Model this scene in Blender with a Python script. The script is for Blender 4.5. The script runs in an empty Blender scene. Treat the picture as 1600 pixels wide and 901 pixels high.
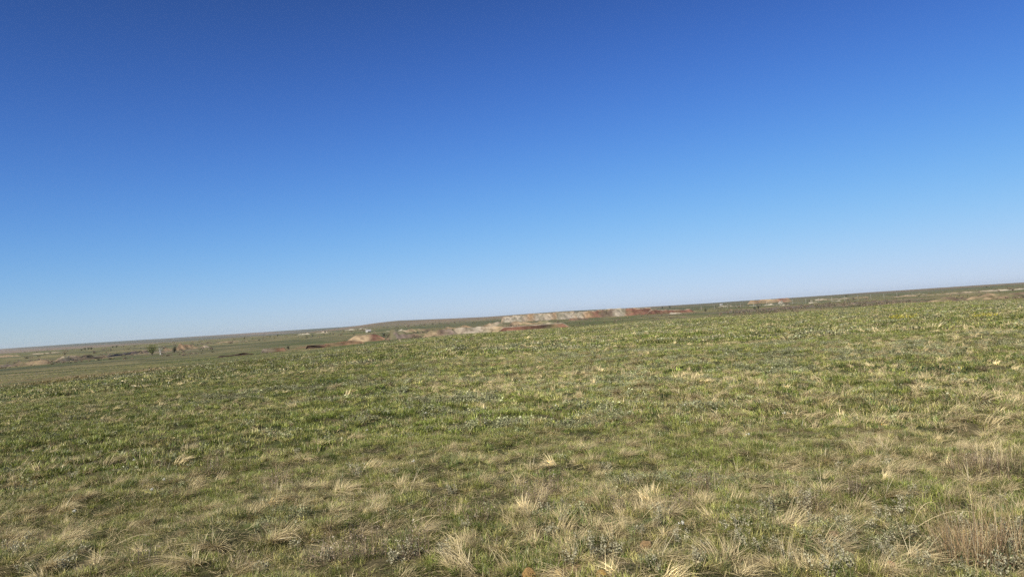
import bpy, math, random
import numpy as np
from mathutils import Matrix, Vector

R = math.radians
sc = bpy.context.scene
COL = sc.collection

# ------------------------------------------------------------------ camera
EYE = 1.70
FPX = 1142.0                       # focal length in pixels of a 1600 px wide picture
PITCH, ROLL = R(2.15), R(-3.69)
cam = bpy.data.objects.new('camera', bpy.data.cameras.new('camera'))
COL.objects.link(cam)
sc.camera = cam
cam.data.sensor_width = 36.0
cam.data.lens = 36.0 * FPX / 1600.0
cam.data.clip_start = 0.05
cam.data.clip_end = 60000.0
CROT = Matrix.Rotation(math.pi / 2 + PITCH, 3, 'X') @ Matrix.Rotation(ROLL, 3, 'Z')
cam.rotation_euler = CROT.to_euler()
cam.location = (0, 0, EYE)

# ------------------------------------------------------------------ sky and sun
SUN_AZ, SUN_EL = R(-150), R(41)    # azimuth from +Y, clockwise: behind and to the left
w = bpy.data.worlds.new('World')
sc.world = w
w.use_nodes = True
nt = w.node_tree
bg = nt.nodes['Background']
sky = nt.nodes.new('ShaderNodeTexSky')
sky.sky_type = 'NISHITA'
sky.sun_disc = False
sky.sun_elevation = SUN_EL
sky.sun_rotation = SUN_AZ
sky.altitude = 0
sky.air_density = 1.0
sky.dust_density = 0.0
sky.ozone_density = 3.0
sep = nt.nodes.new('ShaderNodeSeparateColor')
com = nt.nodes.new('ShaderNodeCombineColor')
nt.links.new(sky.outputs[0], sep.inputs[0])
def wmath(op, a, b):
    q = nt.nodes.new('ShaderNodeMath'); q.operation = op
    for s_, v_ in ((0, a), (1, b)):
        if isinstance(v_, (int, float)): q.inputs[s_].default_value = v_
        else: nt.links.new(v_, q.inputs[s_])
    return q.outputs[0]
for i, (g, kb, ka) in enumerate(((1.64, .02694, .2190), (2.0, .0286, .2170), (3.1, .0083956, .0735))):   # the film's response to the clear sky, the same all round
    p = wmath('POWER', sep.outputs[i], g)
    q = wmath('DIVIDE', wmath('MULTIPLY', p, ka), wmath('ADD', wmath('MULTIPLY', p, kb), 1.0))
    nt.links.new(q, com.inputs[i])
nt.links.new(com.outputs[0], bg.inputs[0])
bg.inputs[1].default_value = 0.079
sun = bpy.data.objects.new('sun', bpy.data.lights.new('sun', 'SUN'))
COL.objects.link(sun)
sun.data.energy = 5.0
sun.data.angle = R(0.53)
sun.data.color = (1.0, 0.925, 0.785)
sd = Vector((math.sin(SUN_AZ) * math.cos(SUN_EL), math.cos(SUN_AZ) * math.cos(SUN_EL), math.sin(SUN_EL)))
sun.rotation_euler = sd.to_track_quat('Z', 'Y').to_euler()
sc.view_settings.view_transform = 'Standard'
sc.view_settings.look = 'None'
sc.view_settings.exposure = 0.56
sc.view_settings.gamma = 1.0
sc.cycles.use_denoising = False
sc.cycles.max_bounces = 6
sc.cycles.diffuse_bounces = 3
sc.cycles.transmission_bounces = 4
sc.cycles.volume_bounces = 0
sc.cycles.caustics_reflective = False
sc.cycles.caustics_refractive = False

# ------------------------------------------------------------------ numpy noise
def _h(ix, iy, s):
    n = (ix * 374761393 + iy * 668265263 + s * 1442695041) & 0xFFFFFFFF
    n = ((n ^ (n >> 13)) * 1274126177) & 0xFFFFFFFF
    n = n ^ (n >> 16)
    return (n & 0xFFFF) / 65535.0
def vnoise(x, y, s=0):
    x = np.asarray(x, float); y = np.asarray(y, float)
    fx = np.floor(x); fy = np.floor(y)
    ix = fx.astype(np.int64); iy = fy.astype(np.int64)
    u = x - fx; v = y - fy
    u = u * u * (3 - 2 * u); v = v * v * (3 - 2 * v)
    a = _h(ix, iy, s); b = _h(ix + 1, iy, s); c = _h(ix, iy + 1, s); d = _h(ix + 1, iy + 1, s)
    return (a * (1 - u) + b * u) * (1 - v) + (c * (1 - u) + d * u) * v
def fbm(x, y, s=0, o=3):
    t = 0; a = 1; n = 0
    for k in range(o):
        t = t + a * vnoise(x * 2 ** k + 17.3 * k, y * 2 ** k - 9.1 * k, s + k); n += a; a *= .5
    return t / n                      # 0..1
def sstep(a, b, x):
    t = np.clip((x - a) / (b - a), 0, 1)
    return t * t * (3 - 2 * t)
def az_of(X):                         # compass direction of a column of the horizon
    return np.arctan((np.asarray(X, float) - 800) / FPX)
def place(X, r):
    a = az_of(X)
    return r * np.sin(a), r * np.cos(a)

# ------------------------------------------------------------------ lie of the land
AZX = np.array([0, 160, 240, 340, 480, 560, 620, 700, 800, 900, 1000, 1100, 1200, 1300, 1400, 1500, 1600.])
CRD = np.array([52, 48, 46, 43, 36, 32, 27, 24, 24, 25, 22, 22, 22, 22, 18, 20, 24.])   # how far the brow of the home hill dips
AZA = az_of(AZX)
PLX = az_of(np.array([0, 300, 500, 700, 900, 1200, 1600.])); PLZ = np.array([-11, -11, -10, -8, -7, -6.5, -6.])
RGX = az_of(np.array([-200, 0, 160, 300, 540, 580, 620, 700, 760, 880, 1000, 1100, 1200, 1320, 1450, 1600, 1800.]))
RGE = np.array([-.4, -.4, -.2, .3, .6, 2.0, 3.6, 2.0, 1.2, 2.4, .6, -.2, .2, .6, .8, .6, .4])
def pinterp(a, xs, ys):               # periodic beyond the table
    xs2 = np.concatenate([xs, [xs[0] + 2 * math.pi]]); ys2 = np.concatenate([ys, [ys[0]]])
    a = np.where(a < xs[0], a + 2 * math.pi, a)
    return np.interp(a, xs2, ys2)
def near_z(x, y, r, a):
    dl = pinterp(a, AZA, CRD) / FPX
    k = (dl / 2) ** 2 / EYE
    z = -k * r * r
    z = z + (fbm(x / 30, y / 30, 5, 2) - .5) * .5 * sstep(12, 60, r) * (1 - sstep(110, 200, r))
    z = z + ((fbm(x / 5, y / 5, 8, 2) - .5) * .22 + (fbm(x / .9, y / .9, 11, 2) - .5) * .17 + (fbm(x / .33, y / .33, 14, 2) - .5) * .11 * (1 - sstep(14, 34, r))) * sstep(.6, 3, r) * (1 - .7 * sstep(30, 120, r))
    return z
def plain_z(x, y, r, a):
    z = pinterp(a, PLX, PLZ) + (fbm(x / 420, y / 420, 21, 3) - .5) * 3.2 * sstep(420, 1400, r)
    z = z + (fbm(x / 60, y / 60, 25, 2) - .5) * .7
    e = pinterp(a, RGX, RGE)
    left = 1 - sstep(az_of(430), az_of(600), a)
    back = sstep(2200, 4200, r)
    ridge = EYE + np.minimum(r, 5200) * e / FPX + (fbm(x / 900, y / 900, 33, 3) - .5) * 10
    z = z * (1 - back) + back * ((1 - left) * ridge + left * (-24 + (fbm(x / 1500, y / 1500, 35, 3) - .5) * 30))
    far = sstep(6500, 10000, r)
    z = z + far * left * 22
    return z
def H(x, y):
    x = np.asarray(x, float); y = np.asarray(y, float)
    r = np.hypot(x, y); a = np.arctan2(x, y)
    n = near_z(x, y, r, a); p = plain_z(x, y, r, a)
    n = np.maximum(n, -60)
    q = 1.2
    m = np.maximum(n, p)
    return m + q * np.log(np.exp((n - m) / q) + np.exp((p - m) / q)) * sstep(80, 160, r)
H0 = float(H(0, 0.001))
def gp(X, Y):                         # the spot of ground seen at a pixel of the photograph
    d = CROT @ Vector(((X - 800) / FPX, (450.5 - Y) / FPX, -1)); d.normalize()
    t = np.concatenate([np.arange(2, 60, .02), np.arange(60, 420, .2)])
    px, py, pz = t * d.x, t * d.y, EYE + t * d.z
    below = np.nonzero(pz < H(px, py))[0]
    i = below[0] if len(below) else len(t) - 1
    return float(px[i]), float(py[i])

# ------------------------------------------------------------------ object helpers
def link_mesh(name, me, parent=None, mat=None, **props):
    o = bpy.data.objects.new(name, me); COL.objects.link(o)
    if parent: o.parent = parent
    if mat is not None: me.materials.append(mat)
    for k, v in props.items(): o[k] = v
    return o
def mesh_np(name, V, F, smooth=False, attr=None):
    V = np.asarray(V, np.float32); F = np.asarray(F, np.int32)
    me = bpy.data.meshes.new(name)
    n, m = F.shape
    me.vertices.add(len(V)); me.vertices.foreach_set('co', V.ravel())
    me.loops.add(n * m); me.loops.foreach_set('vertex_index', F.ravel())
    me.polygons.add(n)
    me.polygons.foreach_set('loop_start', np.arange(0, n * m, m, dtype=np.int32))
    me.polygons.foreach_set('loop_total', np.full(n, m, np.int32))
    if smooth: me.polygons.foreach_set('use_smooth', np.ones(n, bool))
    if attr:
        for k, A in attr.items():
            A = np.asarray(A, np.float32)
            if A.shape[1] == 3: A = np.c_[A, np.ones(len(A), np.float32)]
            at = me.attributes.new(k, 'FLOAT_COLOR', 'POINT'); at.data.foreach_set('color', A.ravel())
    me.update(calc_edges=True); me.validate()
    return me
def empty(name, loc, label, cat, group=None, rz=0):
    o = bpy.data.objects.new(name, None); COL.objects.link(o)
    o.location = loc; o.rotation_euler = (0, 0, rz); o.empty_display_size = .1
    o['label'] = label; o['category'] = cat
    if group: o['group'] = group
    return o
def copy_tree(o, parent=None):
    c = o.copy(); COL.objects.link(c)
    if parent: c.parent = parent
    for ch in list(o.children): copy_tree(ch, c)
    return c

# ------------------------------------------------------------------ materials
def mat_base(name, rough=.9):
    m = bpy.data.materials.new(name); m.use_nodes = True
    nt = m.node_tree; b = nt.nodes['Principled BSDF']
    b.inputs['Roughness'].default_value = rough
    b.inputs['Specular IOR Level'].default_value = .15
    return m, nt, b
def N(nt, t, **kw):
    n = nt.nodes.new(t)
    for k, v in kw.items(): setattr(n, k, v)
    return n
def mixc(nt, f, a, b, mode='MIX'):
    n = N(nt, 'ShaderNodeMix', data_type='RGBA', blend_type=mode)
    for s, v in ((0, f), (6, a), (7, b)):
        if isinstance(v, (int, float)): n.inputs[s].default_value = v
        elif isinstance(v, tuple): n.inputs[s].default_value = (*v, 1) if len(v) == 3 else v
        else: nt.links.new(v, n.inputs[s])
    return n.outputs[2]
def math_(nt, op, a, b=0.):
    n = N(nt, 'ShaderNodeMath', operation=op)
    for s, v in ((0, a), (1, b)):
        if isinstance(v, (int, float)): n.inputs[s].default_value = v
        else: nt.links.new(v, n.inputs[s])
    return n.outputs[0]
def noise(nt, scale, detail=4, rough=.6, vec=None):
    n = N(nt, 'ShaderNodeTexNoise'); n.inputs['Scale'].default_value = scale
    n.inputs['Detail'].default_value = detail; n.inputs['Roughness'].default_value = rough
    if vec is not None: nt.links.new(vec, n.inputs['Vector'])
    return n.outputs[0]
def ramp(nt, f, stops):
    n = N(nt, 'ShaderNodeValToRGB')
    e = n.color_ramp.elements
    while len(e) < len(stops): e.new(.5)
    for el, (p, c) in zip(e, stops): el.position = p; el.color = (*c, 1)
    nt.links.new(f, n.inputs[0])
    return n.outputs[0]
STRAW = (.53, .44, .245)
def plant_mat(name, tint=None, dry=.25, straw=STRAW, transl=.25, var=.5, instanced=False, tip=.35):
    """leaf and stalk colour: each blade its own shade, some of them dry, tips bleached"""
    m = bpy.data.materials.new(name); m.use_nodes = True
    nt = m.node_tree; nt.nodes.clear()
    out = N(nt, 'ShaderNodeOutputMaterial')
    bl = N(nt, 'ShaderNodeAttribute', attribute_name='bl')
    sx = N(nt, 'ShaderNodeSeparateColor'); nt.links.new(bl.outputs['Color'], sx.inputs[0])
    t, rnd, rn2 = sx.outputs[0], sx.outputs[1], sx.outputs[2]
    if instanced:
        ti = N(nt, 'ShaderNodeAttribute', attribute_type='INSTANCER', attribute_name='tint')
        base = ti.outputs['Color']
        di = N(nt, 'ShaderNodeAttribute', attribute_type='INSTANCER', attribute_name='dry').outputs['Fac']
    else:
        rg = N(nt, 'ShaderNodeRGB'); rg.outputs[0].default_value = (*tint, 1); base = rg.outputs[0]
        di = dry
    isdry = math_(nt, 'LESS_THAN', rnd, di)
    c = mixc(nt, isdry, base, straw)
    tipf = math_(nt, 'MULTIPLY', math_(nt, 'POWER', t, 3.), tip)
    c = mixc(nt, tipf, c, straw)
    v = math_(nt, 'ADD', math_(nt, 'MULTIPLY', rn2, var * 2), 1 - var)
    vv = N(nt, 'ShaderNodeCombineColor')
    for i in range(3): nt.links.new(v, vv.inputs[i])
    c = mixc(nt, 1.0, c, vv.outputs[0], 'MULTIPLY')
    d = N(nt, 'ShaderNodeBsdfDiffuse'); tr = N(nt, 'ShaderNodeBsdfTranslucent')
    nt.links.new(c, d.inputs[0]); nt.links.new(c, tr.inputs[0])
    mx = N(nt, 'ShaderNodeMixShader'); mx.inputs[0].default_value = transl
    nt.links.new(d.outputs[0], mx.inputs[1]); nt.links.new(tr.outputs[0], mx.inputs[2])
    gl = N(nt, 'ShaderNodeBsdfGlossy'); gl.inputs['Roughness'].default_value = .38
    gl.inputs['Color'].default_value = (.9, .9, .85, 1)
    m2 = N(nt, 'ShaderNodeMixShader'); m2.inputs[0].default_value = .022
    nt.links.new(mx.outputs[0], m2.inputs[1]); nt.links.new(gl.outputs[0], m2.inputs[2])
    nt.links.new(m2.outputs[0], out.inputs[0])
    return m

# ------------------------------------------------------------------ the ground
INVIEW = np.arange(R(-43), R(43), R(.095))
REST = np.arange(R(43), R(317), R(2.2))
AZ = np.concatenate([INVIEW, REST])
RN = np.concatenate([[.25, .6], np.geomspace(1.0, 150, 250)])
RF = 1.0 / np.linspace(1 / 151.5, 1 / 14000, 230)
RR = np.concatenate([RN, RF])
aa, rr = np.meshgrid(AZ, RR)
gx, gy = rr * np.sin(aa), rr * np.cos(aa)
gz = H(gx, gy) - H0
def HH(x, y): return H(x, y) - H0

def land_colour(x, y):
    r = np.hypot(x, y)
    a = np.arctan2(x, y)
    def mixv(c0, c1, f): return np.asarray(c0) * (1 - f[..., None]) + np.asarray(c1) * f[..., None]
    # sward seen between the tufts of the home hill
    g = mixv((.056, .054, .026), (.042, .050, .018), sstep(.35, .65, fbm(x / 2.2, y / 2.2, 51, 3)))
    g = mixv(g, (.115, .095, .052), sstep(.5, .8, fbm(x / .7, y / .7, 57, 2)))
    # grazing land beyond
    f1 = sstep(.35, .68, fbm(x / 210, y / 260, 61, 4)); f2 = sstep(.46, .66, fbm(x / 38, y / 60, 67, 4))
    f3 = sstep(.5, .72, fbm(x / 500, y / 700, 71, 3))
    p = mixv((.078, .092, .030), (.125, .118, .050), f1)
    p = mixv(p, (.18, .155, .078), f2 * .85)
    p = mixv(p, (.062, .068, .032), f3 * .6)
    q = mixv((.080, .085, .045), (.17, .13, .085), sstep(.4, .7, fbm(x / 900, y / 1500, 75, 3)))
    p = mixv(p, q, sstep(1800, 3600, r))
    c = mixv(g, p, sstep(170, 300, r))
    return c
lc = land_colour(gx, gy)
# bare ground and cover of their own colour: column, distance, width and depth in metres, colour
PATCH = [(1300, 5.9, .45, .18, (.25, .185, .11)), (1345, 5.0, .6, .25, (.24, .175, .10)), (1010, 5.35, .3, .15, (.22, .155, .09)),
         (880, 4.75, .9, .18, (.22, .16, .095)), (1130, 4.9, .6, .2, (.23, .175, .11)),
         (70, 300, 60, 26, (.17, .12, .055)), (180, 330, 40, 20, (.16, .105, .055)), (20, 420, 120, 26, (.15, .13, .07)),
         (200, 520, 160, 60, (.12, .11, .05)), (1270, 700, 150, 150, (.135, .105, .085)), (1180, 620, 90, 120, (.13, .105, .085)),
         (1350, 560, 100, 90, (.14, .105, .08)), (660, 560, 90, 70, (.15, .11, .075)), (740, 640, 110, 80, (.16, .12, .08)),
         (540, 520, 70, 50, (.19, .12, .07)), (110, 720, 120, 90, (.17, .135, .09)), (215, 800, 90, 90, (.15, .12, .095)),
         (1050, 720, 60, 80, (.14, .11, .075)), (1540, 560, 120, 90, (.17, .12, .08)), (480, 480, 40, 30, (.17, .11, .06)),
         (120, 390, 330, 10, (.19, .165, .085)), (60, 345, 260, 12, (.17, .125, .065)), (240, 470, 300, 12, (.17, .15, .075)), (90, 540, 360, 34, (.060, .066, .034)), (330, 560, 200, 22, (.16, .145, .075)), (180, 440, 300, 22, (.065, .072, .034)), (300, 760, 300, 30, (.18, .155, .085)), (330, 1150, 400, 60, (.060, .066, .038)), (150, 1300, 500, 80, (.062, .068, .04)), (500, 1000, 300, 40, (.17, .15, .08)), (420, 1400, 400, 90, (.15, .13, .08)),
         (1400, 1000, 260, 60, (.17, .15, .11)), (1210, 1250, 110, 110, (.22, .20, .17)), (1140, 1500, 60, 120, (.26, .23, .18))]
for X, r0, wd, dp, c in PATCH:
    a0 = float(az_of(X)); cx, cy = r0 * math.sin(a0), r0 * math.cos(a0)
    u = (gx - cx) * math.cos(a0) - (gy - cy) * math.sin(a0); v = (gx - cx) * math.sin(a0) + (gy - cy) * math.cos(a0)
    s = max(wd, dp)
    e = np.hypot(u / (wd / 2), v / (dp / 2)) + (fbm(gx / s * 5, gy / s * 5, 91, 3) - .5) * 1.5
    f = (1 - sstep(.6, 1.15, e))[..., None] * .85
    lc = lc * (1 - f) + np.array(c) * f
nr, na = rr.shape
idx = np.arange(nr * na).reshape(nr, na)
nxt = np.roll(idx, -1, axis=1)
F = np.stack([idx[:-1], nxt[:-1], nxt[1:], idx[1:]], -1)[:, :, ::-1].reshape(-1, 4)
V = np.stack([gx, gy, gz], -1).reshape(-1, 3)
gm = mesh_np('ground', V, F, True, {'land': lc.reshape(-1, 3)})
m, nt_, b = mat_base('ground_cover', .95)
at = N(nt_, 'ShaderNodeAttribute', attribute_name='land')
geo = N(nt_, 'ShaderNodeNewGeometry')
n1 = noise(nt_, .35, 6, .7, geo.outputs['Position'])
n2 = noise(nt_, 9.0, 5, .7, geo.outputs['Position'])
f = ramp(nt_, n1, [(.3, (.5, .54, .5)), (.5, (1, 1, 1)), (.70, (1.6, 1.5, 1.35))])
n3 = noise(nt_, .03, 7, .72, geo.outputs['Position'])
c = mixc(nt_, 1.0, at.outputs['Color'], f, 'MULTIPLY')
f = ramp(nt_, n3, [(.32, (.62, .68, .62)), (.5, (1, 1, 1)), (.66, (1.4, 1.3, 1.2))])
c = mixc(nt_, 1.0, c, f, 'MULTIPLY')
f = ramp(nt_, n2, [(.3, (.6, .6, .6)), (.5, (1, 1, 1)), (.7, (1.5, 1.45, 1.35))])
c = mixc(nt_, .8, c, f, 'MULTIPLY')
n4 = noise(nt_, 70.0, 4, .75, geo.outputs['Position'])
f = ramp(nt_, n4, [(.36, (.35, .35, .33)), (.5, (.95, .95, .95)), (.62, (1.7, 1.65, 1.5))])
c = mixc(nt_, .9, c, f, 'MULTIPLY')
nt_.links.new(c, b.inputs['Base Color'])
bp = N(nt_, 'ShaderNodeBump'); bp.inputs['Strength'].default_value = .5; bp.inputs['Distance'].default_value = .05
nt_.links.new(n2, bp.inputs['Height']); nt_.links.new(bp.outputs[0], b.inputs['Normal'])
link_mesh('ground', gm, None, m, kind='structure', label='wide rolling steppe of short green and straw coloured grass')

# ------------------------------------------------------------------ eroded banks, spoil heaps and scarps
def rock_mat():
    m, nt, b = mat_base('bare_earth', .95)
    at = N(nt, 'ShaderNodeAttribute', attribute_name='land')
    geo = N(nt, 'ShaderNodeNewGeometry')
    n1 = noise(nt, .22, 6, .75, geo.outputs['Position'])
    f = ramp(nt, n1, [(.34, (.50, .48, .45)), (.47, (.92, .92, .92)), (.64, (1.2, 1.19, 1.17))])
    c = mixc(nt, 1.0, at.outputs['Color'], f, 'MULTIPLY')
    nt.links.new(c, b.inputs['Base Color'])
    bp = N(nt, 'ShaderNodeBump'); bp.inputs['Strength'].default_value = .8; bp.inputs['Distance'].default_value = .6
    nt.links.new(n1, bp.inputs['Height']); nt.links.new(bp.outputs[0], b.inputs['Normal'])
    return m
ROCK = rock_mat()
GRASSTOP = np.array((.085, .090, .042))
def bank(name, X0, X1, r0, r1, h, cols, seed, label, run=1.2, depth=30, lump=.5, ribs=.6, ribw=4., skew=.6, top=None, under=0., taper=.12, ragged=.25):
    """a bank seen from the home hill: an eroded face towards it, ribs and gullies down the face, a flat or turfed top and a back slope
    cols: list of (place along it 0..1, face colour)"""
    xa, ya = place(X0, r0); xb, yb = place(X1, r1)
    L = math.hypot(xb - xa, yb - ya)
    n = int(max(24, min(420, L / max(.5, r0 / 1100))))
    u = np.linspace(0, 1, n)
    wob = (fbm(u * L / 40, u * 0, seed, 3) - .5) * 34 * min(1, L / 120)
    bx, by = xa + (xb - xa) * u, ya + (yb - ya) * u
    rad = np.hypot(bx, by); dx, dy = bx / rad, by / rad
    hp = h(u) if callable(h) else h * np.ones(n)
    prof = sstep(0, taper, u) * sstep(0, taper, 1 - u)
    hp = hp * prof * (1 - ragged + ragged * 2 * fbm(u * L / 9, u * 0 + 3, seed + 4, 3)) * (1 - lump + lump * 1.6 * fbm(u * L / 30, u * 0 + 7, seed + 9, 2))
    if ragged > .26: hp = hp * np.clip((fbm(u * L / 11, u * 0 + 11, seed + 29, 3) - .5) * 2.4 + .85, .4, 1.25)
    rows = [(-.25, 0.), (0, .02), (.14, .12), (.3, .27), (.46, .44), (.62, .61), (.78, .79), (.92, .93), (1.0, 1.0), (1.15, 1.03)]
    vs, cs = [], []
    cp = np.array([c[0] for c in cols]); cc = np.array([c[1] for c in cols])
    for j, (t, v) in enumerate(rows):
        un = u + (fbm(u * L / 6, u * 0 + j * .3, seed + 13, 2) - .5) * .05
        face = np.stack([np.interp(un, cp, cc[:, k]) for k in range(3)], -1)
        st = fbm(u * L / ribw * 1.3 + v * skew * 3, u * 0 + v * 1.2, seed + 15, 3)
        st = np.clip((st - .5) * 2.6 + .5, 0, 1)
        face = face * ((.72 + .5 * st) * (.86 + .28 * float(fbm(v * 7. + seed, seed * .3, seed, 2))))[:, None]
        gr = sstep(.54, .64, fbm(u * L / 7 + 31, u * 0 + v * 2.2, seed + 23, 3)) * (.7 if ragged > .26 else .35)
        face = face * (1 - gr[:, None]) + GRASSTOP * gr[:, None]
        rib = (fbm(u * L / ribw + v * skew * 2, u * 0 + v * .4, seed + 17, 2) - .5) * ribs * 2 * math.sin(math.pi * min(1, max(0, v)) * .9 + .15)
        off = wob + t * run * hp - (rib * hp * 1.1) - under * hp * max(0, v - .35) * 1.2
        px, py = bx + dx * off, by + dy * off
        z = HH(px, py) * 0 + HH(bx + dx * wob, by + dy * wob) - .4 + (hp + .4) * v + (fbm(u * L / 4, u * 0 + j * .7, seed + 19, 2) - .5) * .30 * hp * (.4 + lump)
        if j == 0: z = z - .6
        vs.append(np.stack([px, py, z], -1))
        if v >= 1 and top is not None: face = np.asarray(top) * (.8 + .4 * st)[:, None]
        cs.append(face)
    tc = np.asarray(top if top is not None else GRASSTOP)
    for q, (t, v) in enumerate(((.45, 1.0), (.8, .6), (1.05, -.25))):
        off = wob + 1.2 * run * hp + t * depth * np.clip(prof + .15, 0, 1)
        px, py = bx + dx * off, by + dy * off
        g = HH(px, py)
        zt = vs[len(rows) - 1][:, 2]
        z = zt * v + (g - .5) * (1 - v) if v > 0 else g - 1.2
        vs.append(np.stack([px, py, z], -1)); cs.append(np.tile(GRASSTOP if q else tc, (n, 1)))
    k = len(vs)
    V = np.concatenate(vs); C = np.clip(np.concatenate(cs), .01, .8)
    ii = np.arange(k * n).reshape(k, n)
    F = np.stack([ii[:-1, :-1], ii[:-1, 1:], ii[1:, 1:], ii[1:, :-1]], -1).reshape(-1, 4)
    return link_mesh(name, mesh_np(name, V, F, False, {'land': C}), None, ROCK, kind='structure', label=label)
TAN, OCH, PALE, GREY = (.225, .170, .105), (.215, .145, .085), (.28, .235, .175), (.245, .215, .170)
RED, DRED, BRN, DBR, CHK = (.160, .082, .056), (.105, .055, .038), (.115, .085, .06), (.06, .040, .028), (.33, .295, .23)
PUR = (.17, .135, .12)
def px(hp, r): return hp * r / FPX
# main quarry face
bank('quarry_face', 778, 900, 1130, 1010, px(11, 1070), [(0, OCH), (.08, GREY), (.3, GREY), (.42, OCH), (.5, GREY), (.68, PALE), (.72, OCH), (.76, GREY), (.95, GREY), (1, OCH)], 101,
     'long pale grey quarry face with orange stained gullies', run=1.5, depth=120, lump=.12, ribs=.45, ribw=5, skew=1.2, ragged=.08, taper=.05, top=(.22, .17, .11))
bank('quarry_face', 890, 1020, 1010, 900, px(10.5, 950), [(0, GREY), (.12, GREY), (.2, OCH), (.35, RED), (.42, BRN), (.5, BRN), (.56, GREY), (.66, GREY), (.7, RED), (.85, DRED), (1, RED)], 107,
     'orange and brick red quarry face beside the pale grey one', run=1.1, depth=90, lump=.25, ribs=.55, ribw=8, skew=.7, ragged=.15, taper=.05, top=PALE)
bank('quarry_face', 1006, 1084, 885, 825, lambda u: px(8.0 - 4.0 * u, 850), [(0, DRED), (.3, DRED), (.6, RED), (.8, DRED), (1, RED)], 113,
     'low dark red end of the quarry face with a pale rim', run=.9, depth=60, lump=.2, ribs=.4, ribw=6, top=PALE)
bank('spoil_ridge', 884, 918, 800, 780, px(3, 790), [(0, RED), (.5, BRN), (1, BRN)], 117, 'low brown spoil ridge below the quarry face', run=1.5, depth=24)
# the nearer workings
bank('eroded_bank', 772, 888, 452, 440, px(6.5, 445), [(0, DRED), (.25, RED), (.45, DRED), (.62, DBR), (.72, DBR), (.78, OCH), (.9, RED), (1, OCH)], 121,
     'dark red cut bank with a pale ledge on top', run=.5, depth=26, lump=.15, ribs=.4, ribw=4, under=.35, top=PALE, ragged=.15)
bank('eroded_bank', 698, 792, 470, 458, px(9, 465), [(0, BRN), (.1, PALE), (.45, GREY), (.6, PALE), (.8, TAN), (1, OCH)], 127,
     'pale ribbed bank beside the dark red cut', run=1.2, depth=30, lump=.2, ribs=.6, ribw=5, skew=.9)
bank('spoil_mound', 652, 716, 462, 458, px(10, 460), [(0, TAN), (.35, TAN), (.5, BRN), (1, PUR)], 131, 'tan and brown spoil mound left of the ribbed bank', run=1.4, depth=24, lump=.3, taper=.3)
bank('spoil_mound', 592, 672, 505, 500, px(11, 500), [(0, OCH), (.3, PUR), (.6, BRN), (.8, TAN), (1, OCH)], 137, 'lumpy grey brown spoil heap with tan flanks', run=1.4, depth=30, lump=.6, ragged=.4, taper=.2)
bank('spoil_mound', 528, 606, 520, 508, px(10.5, 515), [(0, OCH), (.25, TAN), (.55, TAN), (.66, DRED), (.8, RED), (1, OCH)], 139, 'broad tan spoil mound with a red flank', run=1.6, depth=30, lump=.2, taper=.35, ragged=.12)
bank('eroded_bank', 496, 566, 458, 468, px(5.5, 460), [(0, RED), (.3, OCH), (.5, RED), (.7, OCH), (1, OCH)], 141, 'low rust orange bank in front of the tan mound', run=.9, depth=16, lump=.4, ribw=4)
bank('eroded_bank', 472, 503, 452, 450, px(5, 450), [(0, RED), (.3, DBR), (.7, DBR), (1, RED)], 143, 'small red bank with a dark hollow', run=.4, depth=14, lump=.2, under=.7)
bank('eroded_bank', 402, 444, 452, 450, px(5, 450), [(0, PUR), (.5, BRN), (.6, DRED), (.8, RED), (1, OCH)], 147, 'small red brown bank on the green slope', run=.9, depth=14, lump=.4)
bank('eroded_bank', 332, 394, 446, 440, px(3.6, 445), [(0, DBR), (.3, DBR), (.5, BRN), (.6, DBR), (1, DBR)], 149, 'dark brown undercut bank in the grass', run=.5, depth=16, lump=.6, under=.9, ragged=.4)
bank('spoil_ridge', 736, 866, 680, 655, px(6, 665), [(0, CHK), (.15, TAN), (.3, PALE), (.45, BRN), (.6, TAN), (.8, TAN), (1, CHK)], 151, 'lumpy tan spoil ridge below the pale quarry face', run=1.4, depth=30, lump=.6, ragged=.4)
bank('spoil_ridge', 612, 750, 800, 740, px(5, 770), [(0, CHK), (.2, TAN), (.4, BRN), (.7, TAN), (1, OCH)], 153, 'long low tan ridge behind the workings', run=1.6, depth=40, lump=.5, ragged=.3)
# to the left
bank('badland_bank', -60, 84, 640, 600, px(5.0, 610), [(0, BRN), (.3, BRN), (.45, PUR), (.55, BRN), (.75, TAN), (1, BRN)], 157, 'hummocky tan badland bank at the foot of the valley', run=1.5, depth=40, lump=.6, ragged=.4, ribw=8)
bank('badland_bank', 78, 166, 650, 690, px(8, 660), [(0, OCH), (.2, PALE), (.45, TAN), (.7, BRN), (1, TAN)], 161, 'pale topped badland bank running towards the willow', run=1.5, depth=40, lump=.55, ragged=.4, ribw=8)
bank('badland_bank', 160, 236, 740, 800, px(5, 770), [(0, PUR), (.5, PUR), (.7, TAN), (1, PUR)], 163, 'low purplish rubble bank beside the willow', run=1.6, depth=36, lump=.7, ragged=.5, ribw=5)
bank('badland_bank', 248, 326, 830, 860, px(5, 850), [(0, TAN), (.4, OCH), (.7, TAN), (1, PALE)], 167, 'low tan bank behind the bare tree', run=1.8, depth=36, lump=.5, ragged=.3)
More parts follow.
